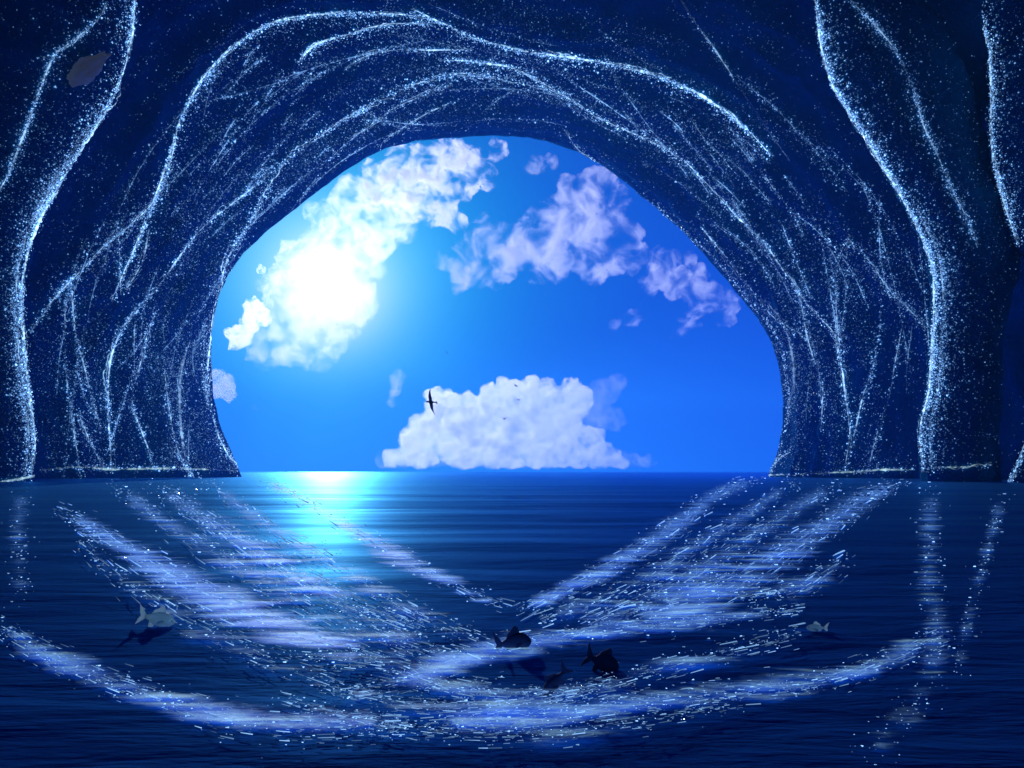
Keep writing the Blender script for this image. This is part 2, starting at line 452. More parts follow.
def find(bvh, x, y, inward, lift):
    for k in (0, 1.5, 3, 5, 8, 12, 17):
        P = cast(bvh, x + inward * k, y, lift)
        if P is not None or not inward: return P
    return None
def vein(root, bvh, loc, pts, w=1.0, bright=1.0, dust=1.0, spread=9, side=0, strands=3, mat=None, far=24, inward=0, share=None):
    """a vein of crystal on the rock. w: core width in px, dust: flecks per px, side: +1/-1 dust to one side only"""
    path = smooth_path(pts, 1.6)
    sd_ = R.uniform(0, 99)
    core, bits = share or (Bits(), Bits())
    n = len(path)
    for st in range(strands):
        P3, rr, bb = [], [], []
        amp = 0.5 if st == 0 else R.uniform(1.2, 4.0)
        for i, p in enumerate(path):
            t = i / max(1, n - 1)
            d = (path[min(n - 1, i + 1)] - path[max(0, i - 1)])
            nn = Vector((-d.y, d.x)).normalized() if d.length else Vector((1, 0))
            off = amp * (noise.noise(Vector((i * 0.05, st * 7.7, sd_))) * 2 + 0.6 * noise.noise(Vector((i * 0.3, st * 3.1, sd_))))
            q = p + nn * off
            g = noise.noise(Vector((i * 0.045, st * 5.0 + 2, sd_ + 9)))
            g2 = noise.noise(Vector((i * 0.35, st * 5.0 + 2, sd_ + 4)))
            g3 = R.gauss(0, .3)
            taper = min(1, 6 * t + 0.1, 6 * (1 - t) + 0.1)
            wid = w * max(.1, 0.45 + 0.8 * g + 0.5 * g2 + .3 * g3) * taper * (1 if st == 0 else 0.5)
            P = find(bvh, q.x, q.y, inward, 0.12)
            if P is None: continue
            if P3 and (P3[-1] - P).length > 6: continue          # stay on one face of the rock
            P3.append(P); rr.append(max(0.012, wid * 0.5 * P.y / F))
            bb.append(bright * max(0.04, 0.34 + 1.0 * g + 0.6 * g2 + g3) * (1 if st == 0 else 0.55))
        if len(P3) > 2: core.tube(P3, rr, bb)
    for _ in range(int(dust * n * 5.0)):
        i = R.randrange(n); p = path[i]; t = i / n
        d = path[min(n - 1, i + 1)] - path[max(0, i - 1)]
        nn = Vector((-d.y, d.x)).normalized() if d.length else Vector((1, 0))
        cl = 0.75 + 0.9 * noise.noise(Vector((i * 0.05, 2, sd_ + 9)))      # the vein swells and thins out
        if R.random() > cl * min(1, .3 + 5 * t, .3 + 5 * (1 - t)): continue
        u = R.random()
        if u < 0.5: off = R.gauss(0, spread * 0.16)
        elif u < 0.82: off = R.gauss(0, spread * .8)
        else: off = R.expovariate(1 / far) * R.choice((-1, 1))
        if side:
            off = side * abs(off) if R.random() < 0.88 else -side * abs(off) * 0.35
        q = p + nn * off + Vector((R.gauss(0, 1.2), R.gauss(0, 1.2)))
        P = find(bvh, q.x, q.y, inward if abs(off) < 3 else 0, 0.1)
        if P is None: continue
        s = 0.22 + 0.42 * R.random() ** 3
        b = (0.12 + 1.5 * R.random() ** 2.6) * (0.25 + .75 * math.exp(-abs(off) / (spread * 1.1))) * (bright + .15)
        if R.random() < 0.02: s *= 1.5; b *= 1.6
        bits.crystal(P, s * P.y / F, b)
    if share: return
    v = core.build('crystal_vein', mat or M_VEIN, root, loc)
    b = bits.build('crystal_dust', M_DUST, v if v else root, loc if not v else loc)
    if b: b['kind'] = 'stuff'

A = lambda pts, **k: vein(arch, arch_bvh, arch_loc, pts, **k)
A([(112, 300), (128, 262), (150, 212), (166, 165), (184, 112), (205, 76), (235, 45), (277, 21), (330, 14), (395, 14), (428, 18)], w=2.0, bright=1.1, dust=3.2, spread=9, side=1, far=40)
A([(30, 332), (60, 292), (104, 248), (150, 205), (172, 164)], w=1.2, bright=.7, dust=3, spread=8, strands=3)
A([(412, 9), (440, 22), (475, 38), (520, 50), (575, 58), (630, 68), (680, 84), (720, 108), (750, 132), (771, 156)], w=2.6, bright=1.15, dust=3.6, spread=9, side=1, far=30)
A([(297, 63), (315, 45), (345, 35), (385, 25), (432, 23)], w=2.2, bright=1.1, dust=3, spread=8, side=1)
A([(270, 473), (238, 464), (224, 448), (214, 420), (208, 380), (210, 340), (216, 300), (228, 258), (244, 232), (262, 200), (281, 166), (310, 142), (342, 122), (375, 103), (420, 82), (475, 75), (520, 82), (572, 96)], w=1.9, bright=1.0, dust=3, spread=9, strands=3, far=20)
A([(275, 170), (240, 198), (205, 225), (180, 256), (155, 290), (130, 318), (115, 345), (108, 380), (109, 420), (111, 468)], w=1.6, bright=.8, dust=2.4, spread=7, strands=3)
A([(255, 258), (300, 229), (345, 185), (377, 160), (384, 142), (415, 120), (450, 103), (480, 92)], w=1.3, bright=.55, dust=.8, spread=6, strands=1)
A([(345, 68), (375, 53), (410, 50), (440, 50), (472, 51)], w=1.4, bright=.8, dust=2, spread=7)
A([(350, 140), (380, 118), (400, 105), (430, 92), (452, 84)], w=1.0, bright=.7, dust=1.4, spread=6)
A([(440, 60), (475, 62), (505, 66), (530, 76), (560, 93), (585, 110), (612, 124), (660, 146), (690, 164)], w=1.8, bright=.95, dust=2.4, spread=7, strands=2)
A([(565, 130), (578, 150), (590, 158), (612, 178), (650, 205), (690, 238), (720, 266), (746, 298), (768, 324), (781, 350), (787, 390), (788, 412), (781, 440), (771, 473)], w=1.4, bright=.75, dust=1.6, spread=6, strands=2, side=-1)
A([(684, 160), (702, 178), (735, 215), (765, 244), (790, 280), (812, 310), (833, 333), (840, 360), (845, 395), (850, 430), (844, 469)], w=1.5, bright=.75, dust=2.2, spread=8, strands=3)
A([(798, 285), (808, 340), (818, 370), (823, 395), (820, 432)], w=1.3, bright=.6, dust=1.4, spread=6, strands=1)
A([(700, 225), (730, 262), (755, 295), (775, 318), (803, 336)], w=1.2, bright=.6, dust=1.6, spread=6, strands=2)
A([(765, 300), (782, 322), (791, 348), (794, 378), (788, 410)], w=2.4, bright=.25, dust=2, spread=4, strands=2)
A([(850, 236), (837, 262), (836, 300), (838, 330), (840, 352)], w=1.2, bright=.5, dust=1.4, spread=5, strands=2)
A([(848, 238), (846, 290), (841, 335)], w=1.1, bright=.5, dust=1.2, spread=5, strands=1)
A([(846, 236), (870, 262), (890, 290), (912, 312), (926, 330)], w=.9, bright=.4, dust=3.2, spread=8, strands=1)
A([(882, 300), (878, 340), (872, 370), (862, 400), (855, 430), (847, 468)], w=1.5, bright=.6, dust=1.6, spread=5, strands=1)
A([(901, 328), (896, 360), (888, 400), (876, 440), (868, 470)], w=1.1, bright=.5, dust=1.2, spread=5, strands=1)
A([(678, -5), (686, 10), (700, 30), (722, 60), (742, 92), (756, 112), (775, 140), (789, 161)], w=1.4, bright=.45, dust=1.0, spread=4, strands=2)
A([(760, 170), (775, 190), (790, 210), (803, 235)], w=.9, bright=.45, dust=1.6, spread=6, strands=1)
A([(690, 118), (705, 140), (720, 155), (732, 170)], w=1.0, bright=.5, dust=1.2, spread=6, strands=1)
A([(118, 232), (120, 262), (121, 295)], w=.9, bright=.45, dust=1.4, spread=4, strands=1)
A([(150, 228), (142, 262), (126, 290)], w=1.6, bright=.4, dust=1.4, spread=4, strands=2)
A([(71, 282), (75, 330), (83, 362), (93, 402), (101, 430)], w=1.4, bright=.6, dust=1.6, spread=5, strands=1)
A([(65, 300), (65, 350), (68, 392), (78, 455)], w=1.3, bright=.5, dust=1.4, spread=5, strands=1)
A([(78, 412), (93, 448), (108, 474)], w=1.3, bright=.55, dust=2, spread=6, strands=2)
A([(155, 300), (146, 345), (136, 380), (133, 406), (142, 432), (155, 470)], w=1.4, bright=.65, dust=2, spread=6, strands=1)
A([(163, 355), (168, 400), (177, 448), (195, 481)], w=1.3, bright=.6, dust=1.4, spread=5, strands=1)
A([(190, 340), (181, 372), (180, 420), (186, 464)], w=2.2, bright=.3, dust=1.5, spread=5, strands=2)
A([(135, 322), (134, 352), (136, 384)], w=1.0, bright=.5, dust=1.2, spread=4, strands=1)
A([(205, 320), (203, 370), (209, 410)], w=1.1, bright=.55, dust=2.5, spread=6, strands=1)
# the many fine strands that follow the arch: too many to be parts of their own
SH = (Bits(), Bits())
inside = lambda x, y: (x - 500) ** 2 / 300 ** 2 + (y - 400) ** 2 / 270 ** 2
for k in range(34):
    x, y = R.uniform(160, 330), R.uniform(60, 250)
    if inside(x, y) < 1.08: continue
    l = R.uniform(14, 60); a = rad(R.uniform(38, 62))
    A([(x, y), (x + l * .5 * math.cos(a), y - l * .5 * math.sin(a) - 1), (x + l * math.cos(a), y - l * math.sin(a) + 2)], w=R.uniform(.6, 1.2), bright=R.uniform(.35, .8), dust=1.0, spread=4, strands=1, share=SH)
for k in range(24):
    x, y = R.uniform(600, 760), R.uniform(90, 250)
    if inside(x, y) < 1.02: continue
    l = R.uniform(14, 50); a = rad(R.uniform(38, 55))
    A([(x, y), (x + l * .5 * math.cos(a), y + l * .5 * math.sin(a) - 1), (x + l * math.cos(a), y + l * math.sin(a) + 2)], w=R.uniform(.5, 1.0), bright=R.uniform(.25, .55), dust=.8, spread=4, strands=1, share=SH)
for k in range(70):
    e = 1.06 + .55 * R.random() ** 1.3; a0 = R.uniform(.0, math.pi); da = R.uniform(.12, .5); dr = R.uniform(-.10, .16)
    pts = []
    for q in range(5):
        aa = a0 + da * q / 4; ee = e + dr * (q / 4) ** 2
        pts.append((498 + 288 * ee * math.cos(aa), 415 - 278 * ee * math.sin(aa) + 12 * math.cos(aa) ** 2))
    A(pts, w=R.uniform(.4, 1.1), bright=R.uniform(.2, .6), dust=R.uniform(.5, 1.2), spread=R.uniform(3, 7), strands=1, share=SH)
for b_, nm in ((SH[0], 'crystal_strand'), (SH[1], 'crystal_dust')):
    o = b_.build(nm, M_DUST, arch, arch_loc); o['kind'] = 'stuff'
# icy splinters where the rim meets the water
for a, b in (((236, 458), (266, 471)), ((226, 447), (240, 470)), ((234, 440), (240, 470)), ((228, 466), (262, 473)), ((172, 448), (196, 480)), ((790, 452), (745, 476)), ((765, 455), (750, 470)), ((778, 455), (768, 480)), ((770, 468), (792, 446))):
    A([a, ((a[0] + b[0]) / 2, (a[1] + b[1]) / 2), b], w=1.3, bright=1.0, dust=1.5, spread=4, strands=1)
# pale tide line along the foot of the rock
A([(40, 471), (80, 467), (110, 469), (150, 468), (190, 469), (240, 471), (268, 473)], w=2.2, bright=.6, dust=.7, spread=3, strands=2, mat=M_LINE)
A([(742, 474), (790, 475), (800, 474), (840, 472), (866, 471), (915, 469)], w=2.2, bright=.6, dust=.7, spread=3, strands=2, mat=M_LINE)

PL = lambda pts, **k: vein(pl, pl_bvh, pl_loc, pts, inward=-1, **k)
inset = lambda pts, d: [(x + d, y) for x, y in pts]
PL(inset(L1, -3), w=3.0, bright=1.1, dust=6.5, spread=12, side=1, strands=3, far=30)
PL(inset(L1[4:], -9), w=1.0, bright=.5, dust=4.0, spread=12, side=1, strands=2, far=30)
PL([(108, 2), (95, 22), (75, 40), (55, 55), (42, 85), (33, 110), (20, 145), (8, 175), (-4, 196)], w=2.0, bright=.65, dust=3.0, spread=6, strands=2)
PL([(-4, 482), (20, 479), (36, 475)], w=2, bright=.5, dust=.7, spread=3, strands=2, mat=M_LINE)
PR = lambda pts, **k: vein(pr, pr_bvh, pr_loc, pts, inward=1, **k)
PR(inset(R1, 3), w=2.8, bright=1.05, dust=6.5, spread=13, side=-1, strands=3, far=30)
PR(inset(R1[5:], 12), w=.9, bright=.4, dust=3.5, spread=14, side=-1, strands=1, far=30)
PR([(845, -5), (875, 25), (895, 50), (912, 85), (922, 120), (935, 150), (950, 185), (965, 215), (978, 245)], w=1.0, bright=.4, dust=3.2, spread=8, strands=1)
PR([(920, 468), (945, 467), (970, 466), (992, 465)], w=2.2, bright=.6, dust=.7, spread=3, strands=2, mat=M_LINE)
PF = lambda pts, **k: vein(pf, pf_bvh, pf_loc, pts, inward=1, **k)
PF(inset(R3[:-1], 3), w=2.2, bright=.8, dust=5.5, spread=12, side=-1, strands=3, far=25)
PF([(1030, 430), (1018, 462), (1006, 488)], w=1.4, bright=.7, dust=4.5, spread=8, side=-1, strands=2)

# fine crystal dust spread over the whole arch
def scatter(root, bvh, loc, n, test, bmax):
    bits = Bits()
    k = 0; tries = 0
    while k < n and tries < n * 6:
        tries += 1
        x, y = R.uniform(0, 1024), R.uniform(0, 470)
        pr_ = test(x, y)
        if R.random() > pr_: continue
        P = cast(bvh, x, y, 0.1)
        if P is None or P.y > 152: continue
        s = 0.14 + 0.22 * R.random() ** 3
        bits.crystal(P, (s + .06) * P.y / F, (0.06 + bmax * R.random() ** 4)); k += 1
    b = bits.build('crystal_dust', M_DUST, root, loc); b['kind'] = 'stuff'
def arch_test(x, y):
    e = math.sqrt((x - 498) ** 2 / 290 ** 2 + (min(0, y - 400)) ** 2 / 265 ** 2)
    v = math.exp(-max(0, e - 1) * 3.2)
    if x < 500: v *= 1.25
    if y < 260: v *= min(1, max(.12, (e - 1.02) / .14))
    if x < 480: v *= 1 + 1.2 * math.exp(-max(0, e - 1) * 7)  # extra glowing crystals imitate sun bloom along the left rim
    an = math.atan2(y - 430, x - 498)
    c = 0.42 + 1.3 * noise.noise(Vector((e * 16, an * 3.5, 3))) + .5 * noise.noise(Vector((x * 0.018, y * 0.018, 3)))
    return max(0, v * c)
scatter(arch, arch_bvh, arch_loc, 36000, arch_test, .65)
for r_, b_, l_ in ((pl, pl_bvh, pl_loc), (pr, pr_bvh, pr_loc), (pf, pf_bvh, pf_loc)): scatter(r_, b_, l_, 1500, lambda x, y: 1, .45)

# ------------------------------------------------------------------ pale boulder in the left pillar
def lump(P, sx, sy, sz, rot, mat, name, seed, loc):
    bm = bmesh.new(); bmesh.ops.create_icosphere(bm, subdivisions=4, radius=1)
    q = Matrix.Rotation(rot, 3, 'Y')
    for v in bm.verts:
        c = v.co.copy(); t = (c.x + 1) / 2
        k = 1.05 - 0.55 * t
        c = Vector((c.x * sx, c.y * sy * k, c.z * sz * k)) * (1 + 0.34 * noise.fractal(c * 1.9 + Vector((seed, 0, 0)), 1, 2, 4))
        v.co = q @ c
    me = bpy.data.meshes.new(name); bm.to_mesh(me); bm.free(); me.materials.append(mat)
    me.polygons.foreach_set('use_smooth', [True] * len(me.polygons))
    o = bpy.data.objects.new(name, me); COL.objects.link(o); o.location = P
    return o
bp_ = cast(pl_bvh, 88, 68, 0.25)
M_STONE = mat_plain('pale_stone_added_glow', (0.7, 0.72, 0.75), 0.7, 0.2, 1.2)
sb = [n for n in M_STONE.node_tree.nodes if n.type == 'BSDF_PRINCIPLED'][0]
sb.inputs['Emission Color'].default_value = (0.75, 0.85, 1.0, 1); sb.inputs['Emission Strength'].default_value = 0.022  # weak emission added to lift the stone out of the dark
M_STONE.cycles.emission_sampling = 'NONE'
o = lump(bp_, 2.0, 1.2, 1.15, rad(-35), M_STONE, 'boulder', 4.0, None)
tag(o, 'pale grey boulder with added faint glow high on the left pillar between two veins', 'boulder')

# ------------------------------------------------------------------ reflections painted as glowing streaks on the water
def ground(px, py):
    d = F * CH / max(4.0, py - HY)
    x = (px - CX) / F * d
    return Vector((x, d, 0))
LIFT = [0.005]
def mirror_glow(pts, width, cover, label, flecks=1.0):  # painted reflection: emissive film and flecks in place of the mirrored glow
    path = smooth_path(pts, 1.5); LIFT[0] += 0.0016          # each film a little above the one before
    n = len(path); M_ = 13
    vs, fs, cv = [], [], []
    s0 = R.uniform(0, 50)
    for i, p in enumerate(path):
        t = i / (n - 1)
        d = path[min(n - 1, i + 1)] - path[max(0, i - 1)]
        nn = Vector((-d.y, d.x)).normalized()
        wd = 2.5 * lerp_tab(width, t) * (1 + 0.35 * noise.noise(Vector((i * 0.03, s0, 0))))
        for k in range(M_):
            u = k / (M_ - 1) * 2 - 1
            q = p + nn * u * wd
            G = ground(q.x, max(q.y, HY + 5)); G.z = hwave(G.x, G.y) + LIFT[0]
            vs.append(G)
            cv.append(lerp_tab(cover, t) * (1 - abs(u) ** 1.2) + (-1.0 * abs(u) ** 2) - 1.0 * (1 - min(1, 14 * t, 14 * (1 - t))))
    for i in range(n - 1):
        for k in range(M_ - 1):
            a = i * M_ + k
            fs.append((a, a + 1, a + M_ + 1, a + M_))
    c = ground(*path[n // 2])
    root = empty('reflection_streak', c)
    link('reflection_film', [v - c for v in vs], fs, M_REFLECTION, root, attr={'cover': cv})
    bits = Bits()
    for _ in range(int(n * 2.0 * flecks)):
        i = R.randrange(n); p = path[i]; t = i / (n - 1)
        d = path[min(n - 1, i + 1)] - path[max(0, i - 1)]
        nn = Vector((-d.y, d.x)).normalized()
        q = p + nn * R.gauss(0, .6) * lerp_tab(width, t) + Vector((R.gauss(0, 4), R.gauss(0, 1)))
        if q.y < HY + 6: continue
        G = ground(q.x, q.y); G.z = hwave(G.x, G.y) + LIFT[0]
        px = G.y / F
        s = (0.28 + 0.55 * R.random() ** 3) * px
        o = len(bits.v); along = flecks > .6 and R.random() < .42
        ln = R.uniform(1.0, 2.2); br = 0.25 + 1.2 * R.random() ** 3; sy = 1.0; ya = R.gauss(0, .5)
        if along:                        # drawn-out flecks that lie along the streak
            T = ground(p.x + d.x, max(HY + 6, p.y + d.y)) - ground(p.x, max(HY + 6, p.y))
            ya = math.atan2(T.y, T.x) + R.gauss(0, .02); sy = .42; br *= .55
            ln = R.uniform(4, 11) * min(8, max(1.0, T.length / max(1e-6, d.length) / px))
        for (x, y, z) in TET:
            x *= ln; y *= sy
            bits.v.append(G + Vector((x * math.cos(ya) - y * math.sin(ya), x * math.sin(ya) + y * math.cos(ya), z * .6)) * s); bits.b.append(br)
        bits.f += [tuple(a + o for a in f) for f in TF]
    b = bits.build('reflection_fleck', M_DUST, root, c)  # painted glints, sharing the glowing material of the wall crystals
    if b: b['kind'] = 'stuff'
    tag(root, label, 'reflection streak', 'painted reflections on the water')
mirror_glow([(58, 508), (110, 540), (160, 572), (200, 595), (240, 614), (300, 634), (380, 660)], [(0, 6), (.3, 13), (.6, 20), (.8, 16), (1, 8)], [(0, .45), (.4, .7), (.65, .75), (1, .25)], 'broad bright painted reflection streak slanting down from below the left shore', 1.6)
mirror_glow([(255, 478), (300, 497), (340, 522), (380, 548), (430, 575), (480, 600), (505, 608)], [(0, 5), (.5, 10), (1, 5)], [(0, .5), (.5, .55), (1, .35)], 'narrow painted reflection streak forming the left side of the V below the opening', .8)
mirror_glow([(765, 478), (722, 492), (690, 515), (650, 545), (610, 570), (560, 594), (518, 616)], [(0, 5), (.5, 11), (1, 7)], [(0, .35), (.5, .5), (.85, .65), (1, .4)], 'narrow painted reflection streak forming the right side of the V below the opening', 1.2)
mirror_glow([(908, 480), (860, 502), (820, 532), (775, 562), (730, 586), (680, 604), (620, 618)], [(0, 6), (.4, 18), (.75, 26), (1, 12)], [(0, .45), (.4, .4), (.75, .65), (1, .3)], 'wide pale painted reflection patch slanting down from the right pillar', 1.8)
mirror_glow([(800, 612), (720, 622), (640, 630), (560, 640), (480, 655), (400, 682), (330, 690)], [(0, 6), (.5, 8), (.8, 13), (1, 8)], [(0, .3), (.5, .6), (.8, .55), (1, .2)], 'long painted reflection line running just behind the dark fish', .9)
mirror_glow([(-6, 628), (40, 655), (100, 680), (160, 700), (230, 720), (300, 728), (400, 726)], [(0, 12), (.4, 12), (.8, 15), (1, 12)], [(0, .5), (.5, .4), (.8, .55), (1, .45)], 'curved painted reflection streak entering at the lower left edge', 1.5)
mirror_glow([(945, 640), (905, 655), (840, 680), (780, 690), (700, 696), (620, 706), (540, 718), (420, 728)], [(0, 10), (.3, 10), (.7, 11), (1, 14)], [(0, .35), (.5, .55), (1, .45)], 'long curved painted reflection streak nearest the viewer, rising to the right pillar', 1.2)
mirror_glow([(170, 490), (215, 525), (270, 560), (340, 600), (420, 634)], [(0, 10), (.5, 16), (1, 8)], [(0, .25), (.5, .33), (1, .15)], 'faint speckled painted reflection streak between the two bright left streaks', 1.8)
mirror_glow([(850, 560), (800, 590), (740, 602)], [(0, 8), (.5, 14), (1, 8)], [(0, .1), (.5, .4), (1, .2)], 'short glittering painted reflection patch on the right water below the pale patch', 1.2)

mirror_glow([(936, 482), (930, 520), (930, 580), (936, 640), (920, 700), (862, 766)], [(0, 10), (.5, 15), (1, 18)], [(0, .28), (.5, .22), (1, .2)], 'upright faint painted reflection strip on the water below the slim right pillar', .5)  # this and the next two strips: painted reflections of the pillars
mirror_glow([(1003, 495), (985, 560), (968, 625), (958, 680)], [(0, 7), (1, 9)], [(0, .25), (.6, .2), (1, .1)], 'rightmost faint painted reflection strip slanting down the water', .5)
mirror_glow([(22, 490), (18, 545), (24, 610)], [(0, 10), (1, 12)], [(0, .25), (1, .15)], 'faint painted reflection strip on the water below the left pillar', .5)
mirror_glow([(300, 660), (380, 668), (450, 690), (520, 700), (600, 690)], [(0, 8), (.5, 12), (1, 8)], [(0, .1), (.5, .35), (1, .1)], 'short ragged painted reflection band between the dark fish and the nearest streak', 1.6)

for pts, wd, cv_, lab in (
    ([(112, 484), (190, 540), (320, 618), (430, 664)], 14, .34, 'long faint painted reflection strand on the left water, just inside the broad bright streak'),
    ([(150, 482), (260, 560), (390, 636), (465, 660)], 12, .30, 'faint painted reflection strand on the left water, midway between the broad streak and the V'),
    ([(205, 482), (300, 548), (410, 616), (490, 650)], 12, .32, 'faint painted reflection strand on the left water, closest to the V'),
    ([(842, 482), (780, 520), (690, 580), (560, 640)], 14, .32, 'faint painted reflection strand on the right water, beside the wide pale patch'),
    ([(795, 482), (725, 530), (640, 586), (540, 628)], 11, .32, 'faint painted reflection strand on the right water, closest to the V'),
    ([(320, 694), (440, 712), (560, 702), (700, 664), (800, 640)], 12, .36, 'pale painted reflection band crossing the foreground right behind the nearest streak'),
    ([(280, 706), (420, 738), (520, 742), (640, 728), (740, 712)], 12, .26, 'lowest faint painted reflection band near the bottom middle'),
    ([(80, 545), (130, 590), (230, 650), (340, 690)], 14, .16, 'very faint painted reflection band on the dark water below the broad bright streak'),
    ): mirror_glow(pts, [(0, wd * .5), (.5, wd), (1, wd * .8)], [(0, cv_), (.6, cv_), (1, cv_ * .7)], lab, 1.0)

# ------------------------------------------------------------------ fish
def make_fish(label, px, py_base, length_px, height_ratio, mat, head, pitch=0, yaw=12, group=None, sink=.09):
    """head: +1 faces right, -1 faces left. Built along +X, then turned."""
    d = F * CH / (py_base - HY); L_ = length_px * d / F
    root = empty('fish')
    prof = [(-.42, .05), (-.34, .075), (-.2, .15), (-.05, .215), (.1, .24), (.24, .225), (.36, .17), (.44, .10), (.485, .045), (.5, .008)]
    vs, fs = [], []; n = 14
    for x, r in prof:
        for k in range(n):
            t = 2 * math.pi * k / n
            vs.append((x * L_, r * .5 * math.cos(t) * L_, r * height_ratio * math.sin(t) * L_))
    for i in range(len(prof) - 1):
        for k in range(n): fs.append((i * n + k, i * n + (k + 1) % n, (i + 1) * n + (k + 1) % n, (i + 1) * n + k))
    fs.append(tuple(reversed(range(n)))); fs.append(tuple((len(prof) - 1) * n + k for k in range(n)))
    link('body', vs, fs, mat, root)
    def fin(name, pts, th=.018, y=0.0, tilt=0):
        P = [Vector((x * L_, 0, z * L_)) for x, z in pts]
        m = len(P); v = []
        for s in (-1, 1):
            for i, p in enumerate(P):
                k = .3 if i not in (0, m - 1) else 1
                v.append(p + Vector((0, s * th * L_ * k, 0)))
        f = [tuple(range(m)), tuple(reversed(range(m, 2 * m)))] + [(i, i + m, (i + 1) % m + m, (i + 1) % m) for i in range(m)]
        q = Matrix.Rotation(tilt, 3, 'X')
        link(name, [q @ a + Vector((0, y * L_, 0)) for a in v], f, mat, root, False)
    h = height_ratio
    fin('tail_fin', [(-.38, .05 * h), (-.52, .16 * h + .06), (-.66, .30 * h + .06), (-.59, .08), (-.55, 0), (-.6, -.09), (-.66, -.26 * h - .05), (-.52, -.13 * h - .05), (-.38, -.05 * h)])
    fin('dorsal_fin', [(.16, .21 * h), (.1, .34 * h + .04), (.0, .36 * h + .05), (-.1, .28 * h + .03), (-.2, .22 * h + .02), (-.26, .1 * h)])
    fin('anal_fin', [(-.08, -.18 * h), (-.16, -.34 * h), (-.27, -.28 * h), (-.27, -.1 * h)])
    for s in (-1, 1):
        fin('pectoral_fin', [(.2, -.03), (.1, -.09), (.0, -.16), (-.02, -.09), (.1, .0)], .01, s * .115, s * .35)
        e = Vector((.39 * L_, s * .062 * L_, .035 * L_)); bm = bmesh.new()
        bmesh.ops.create_icosphere(bm, subdivisions=2, radius=.02 * L_)
        me = bpy.data.meshes.new('eye'); bm.to_mesh(me); bm.free(); me.materials.append(M_EYE)
        eo = bpy.data.objects.new('eye', me); COL.objects.link(eo); eo.parent = root; eo.location = e
    x = (px - CX) / F * d
    root.rotation_euler = (0, rad(-pitch), (0 if head > 0 else math.pi) + rad(yaw))
    low = min((Matrix.Rotation(rad(-pitch), 3, 'Y') @ Vector(v)).z for v in vs)
    root.location = (x, d, hwave(x, d) - low - sink * L_)
    tag(root, label, 'fish', group)
M_EYE = mat_plain('fish_eye', (0.01, 0.01, 0.012), 0.15, 0.1)
M_DARKFISH = mat_plain('dark_fish_skin', (0.02, 0.06, 0.2), 0.6, 0.3, 60)
M_PALEFISH = mat_plain('pale_fish_skin', (0.6, 0.88, 1.0), 0.4, 0.05, 60, 0.8)
make_fish('rounded dark fish floating left of the other two dark fish', 515, 650, 34, 1.25, M_DARKFISH, 1, 4)
make_fish('dark fish with its raised tail to the left, rightmost of the dark ones', 604, 669, 34, 1.15, M_DARKFISH, 1, -22)
make_fish('dark fish diving head down, lowest of the three dark fish', 554, 694, 34, .8, M_DARKFISH, -1, -48, sink=.02)
make_fish('pale blue fish in the left foreground facing right', 159, 628, 32, 1.0, M_PALEFISH, 1, -14, sink=.03)
make_fish('small slim pale fish in the right foreground facing left', 816, 634, 22, .7, M_PALEFISH, -1, 3, sink=.0)

# ------------------------------------------------------------------ birds
def make_bird(label, px, py, Y, span_px, roll, mat, yaw=0, flap=14):
    S = span_px * Y / F                              # wing span in metres
    root = empty('seabird', at(px, py, Y))
    vs, fs = [], []; n = 10
    prof = [(-.22, .004), (-.17, .018), (-.08, .038), (.0, .046), (.08, .042), (.14, .03), (.18, .028), (.215, .022), (.245, .008), (.28, .002)]
    for y, r in prof:
        for k in range(n):
            t = 2 * math.pi * k / n; vs.append((r * S * math.cos(t), y * S, r * S * math.sin(t)))
    for i in range(len(prof) - 1):
        for k in range(n): fs.append((i * n + k, (i + 1) * n + k, (i + 1) * n + (k + 1) % n, i * n + (k + 1) % n))
    fs.append(tuple(range(n))); fs.append(tuple((len(prof) - 1) * n + k for k in reversed(range(n))))
    link('body', vs, fs, mat, root)
    for s in (-1, 1):
        st = [(.02, .09, -.07, 0), (.14, .11, -.055, .14 * math.tan(rad(flap))), (.26, .10, -.02, .26 * math.tan(rad(flap)) * .95), (.38, .045, -.02, .30 * math.tan(rad(flap))), (.5, -.045, -.06, .30 * math.tan(rad(flap)))]
        v, f = [], []
        for x, y0, y1, z in st:
            th = .012 * (1 - x)
            for y, t in ((y0, 0), ((y0 * .6 + y1 * .4), th), (y1, 0), ((y0 * .6 + y1 * .4), -th)):
                v.append((s * x * S, y * S, (z + t) * S))
        for i in range(len(st) - 1):
            for k in range(4): f.append((i * 4 + k, i * 4 + (k + 1) % 4, (i + 1) * 4 + (k + 1) % 4, (i + 1) * 4 + k))
        f += [(0, 1, 2, 3), tuple(len(v) - 4 + k for k in (3, 2, 1, 0))]
        link('wing', v, f, mat, root)
    v = [(-.02 * S, -.18 * S, .004 * S), (.02 * S, -.18 * S, .004 * S), (.05 * S, -.3 * S, 0), (-.05 * S, -.3 * S, 0), (0, -.18 * S, -.012 * S), (0, -.3 * S, -.006 * S)]
    link('tail', v, [(0, 3, 2, 1), (0, 1, 4), (1, 2, 5, 4), (0, 4, 5, 3), (2, 3, 5)], mat, root, False)
    root.rotation_euler = (rad(18), rad(roll), rad(yaw))
    tag(root, label, 'bird', 'seabirds flying in the opening')
M_BIRD = mat_plain('dark_feathers', (0.03, 0.045, 0.09), 0.7, 0.2, 5)
M_GULL = mat_plain('white_feathers', (0.8, 0.82, 0.85), 0.7, 0.1, 5)
make_bird('large dark seabird banking steeply left of the low cloud', 431, 402, 60, 28, 68, M_BIRD, 70, 8)
make_bird('small dark seabird gliding over the middle of the low cloud', 504, 419, 120, 11, 5, M_BIRD, 20, 28)
make_bird('small dark seabird near the top of the low cloud', 519, 400, 130, 9, -8, M_BIRD, -30, 26)
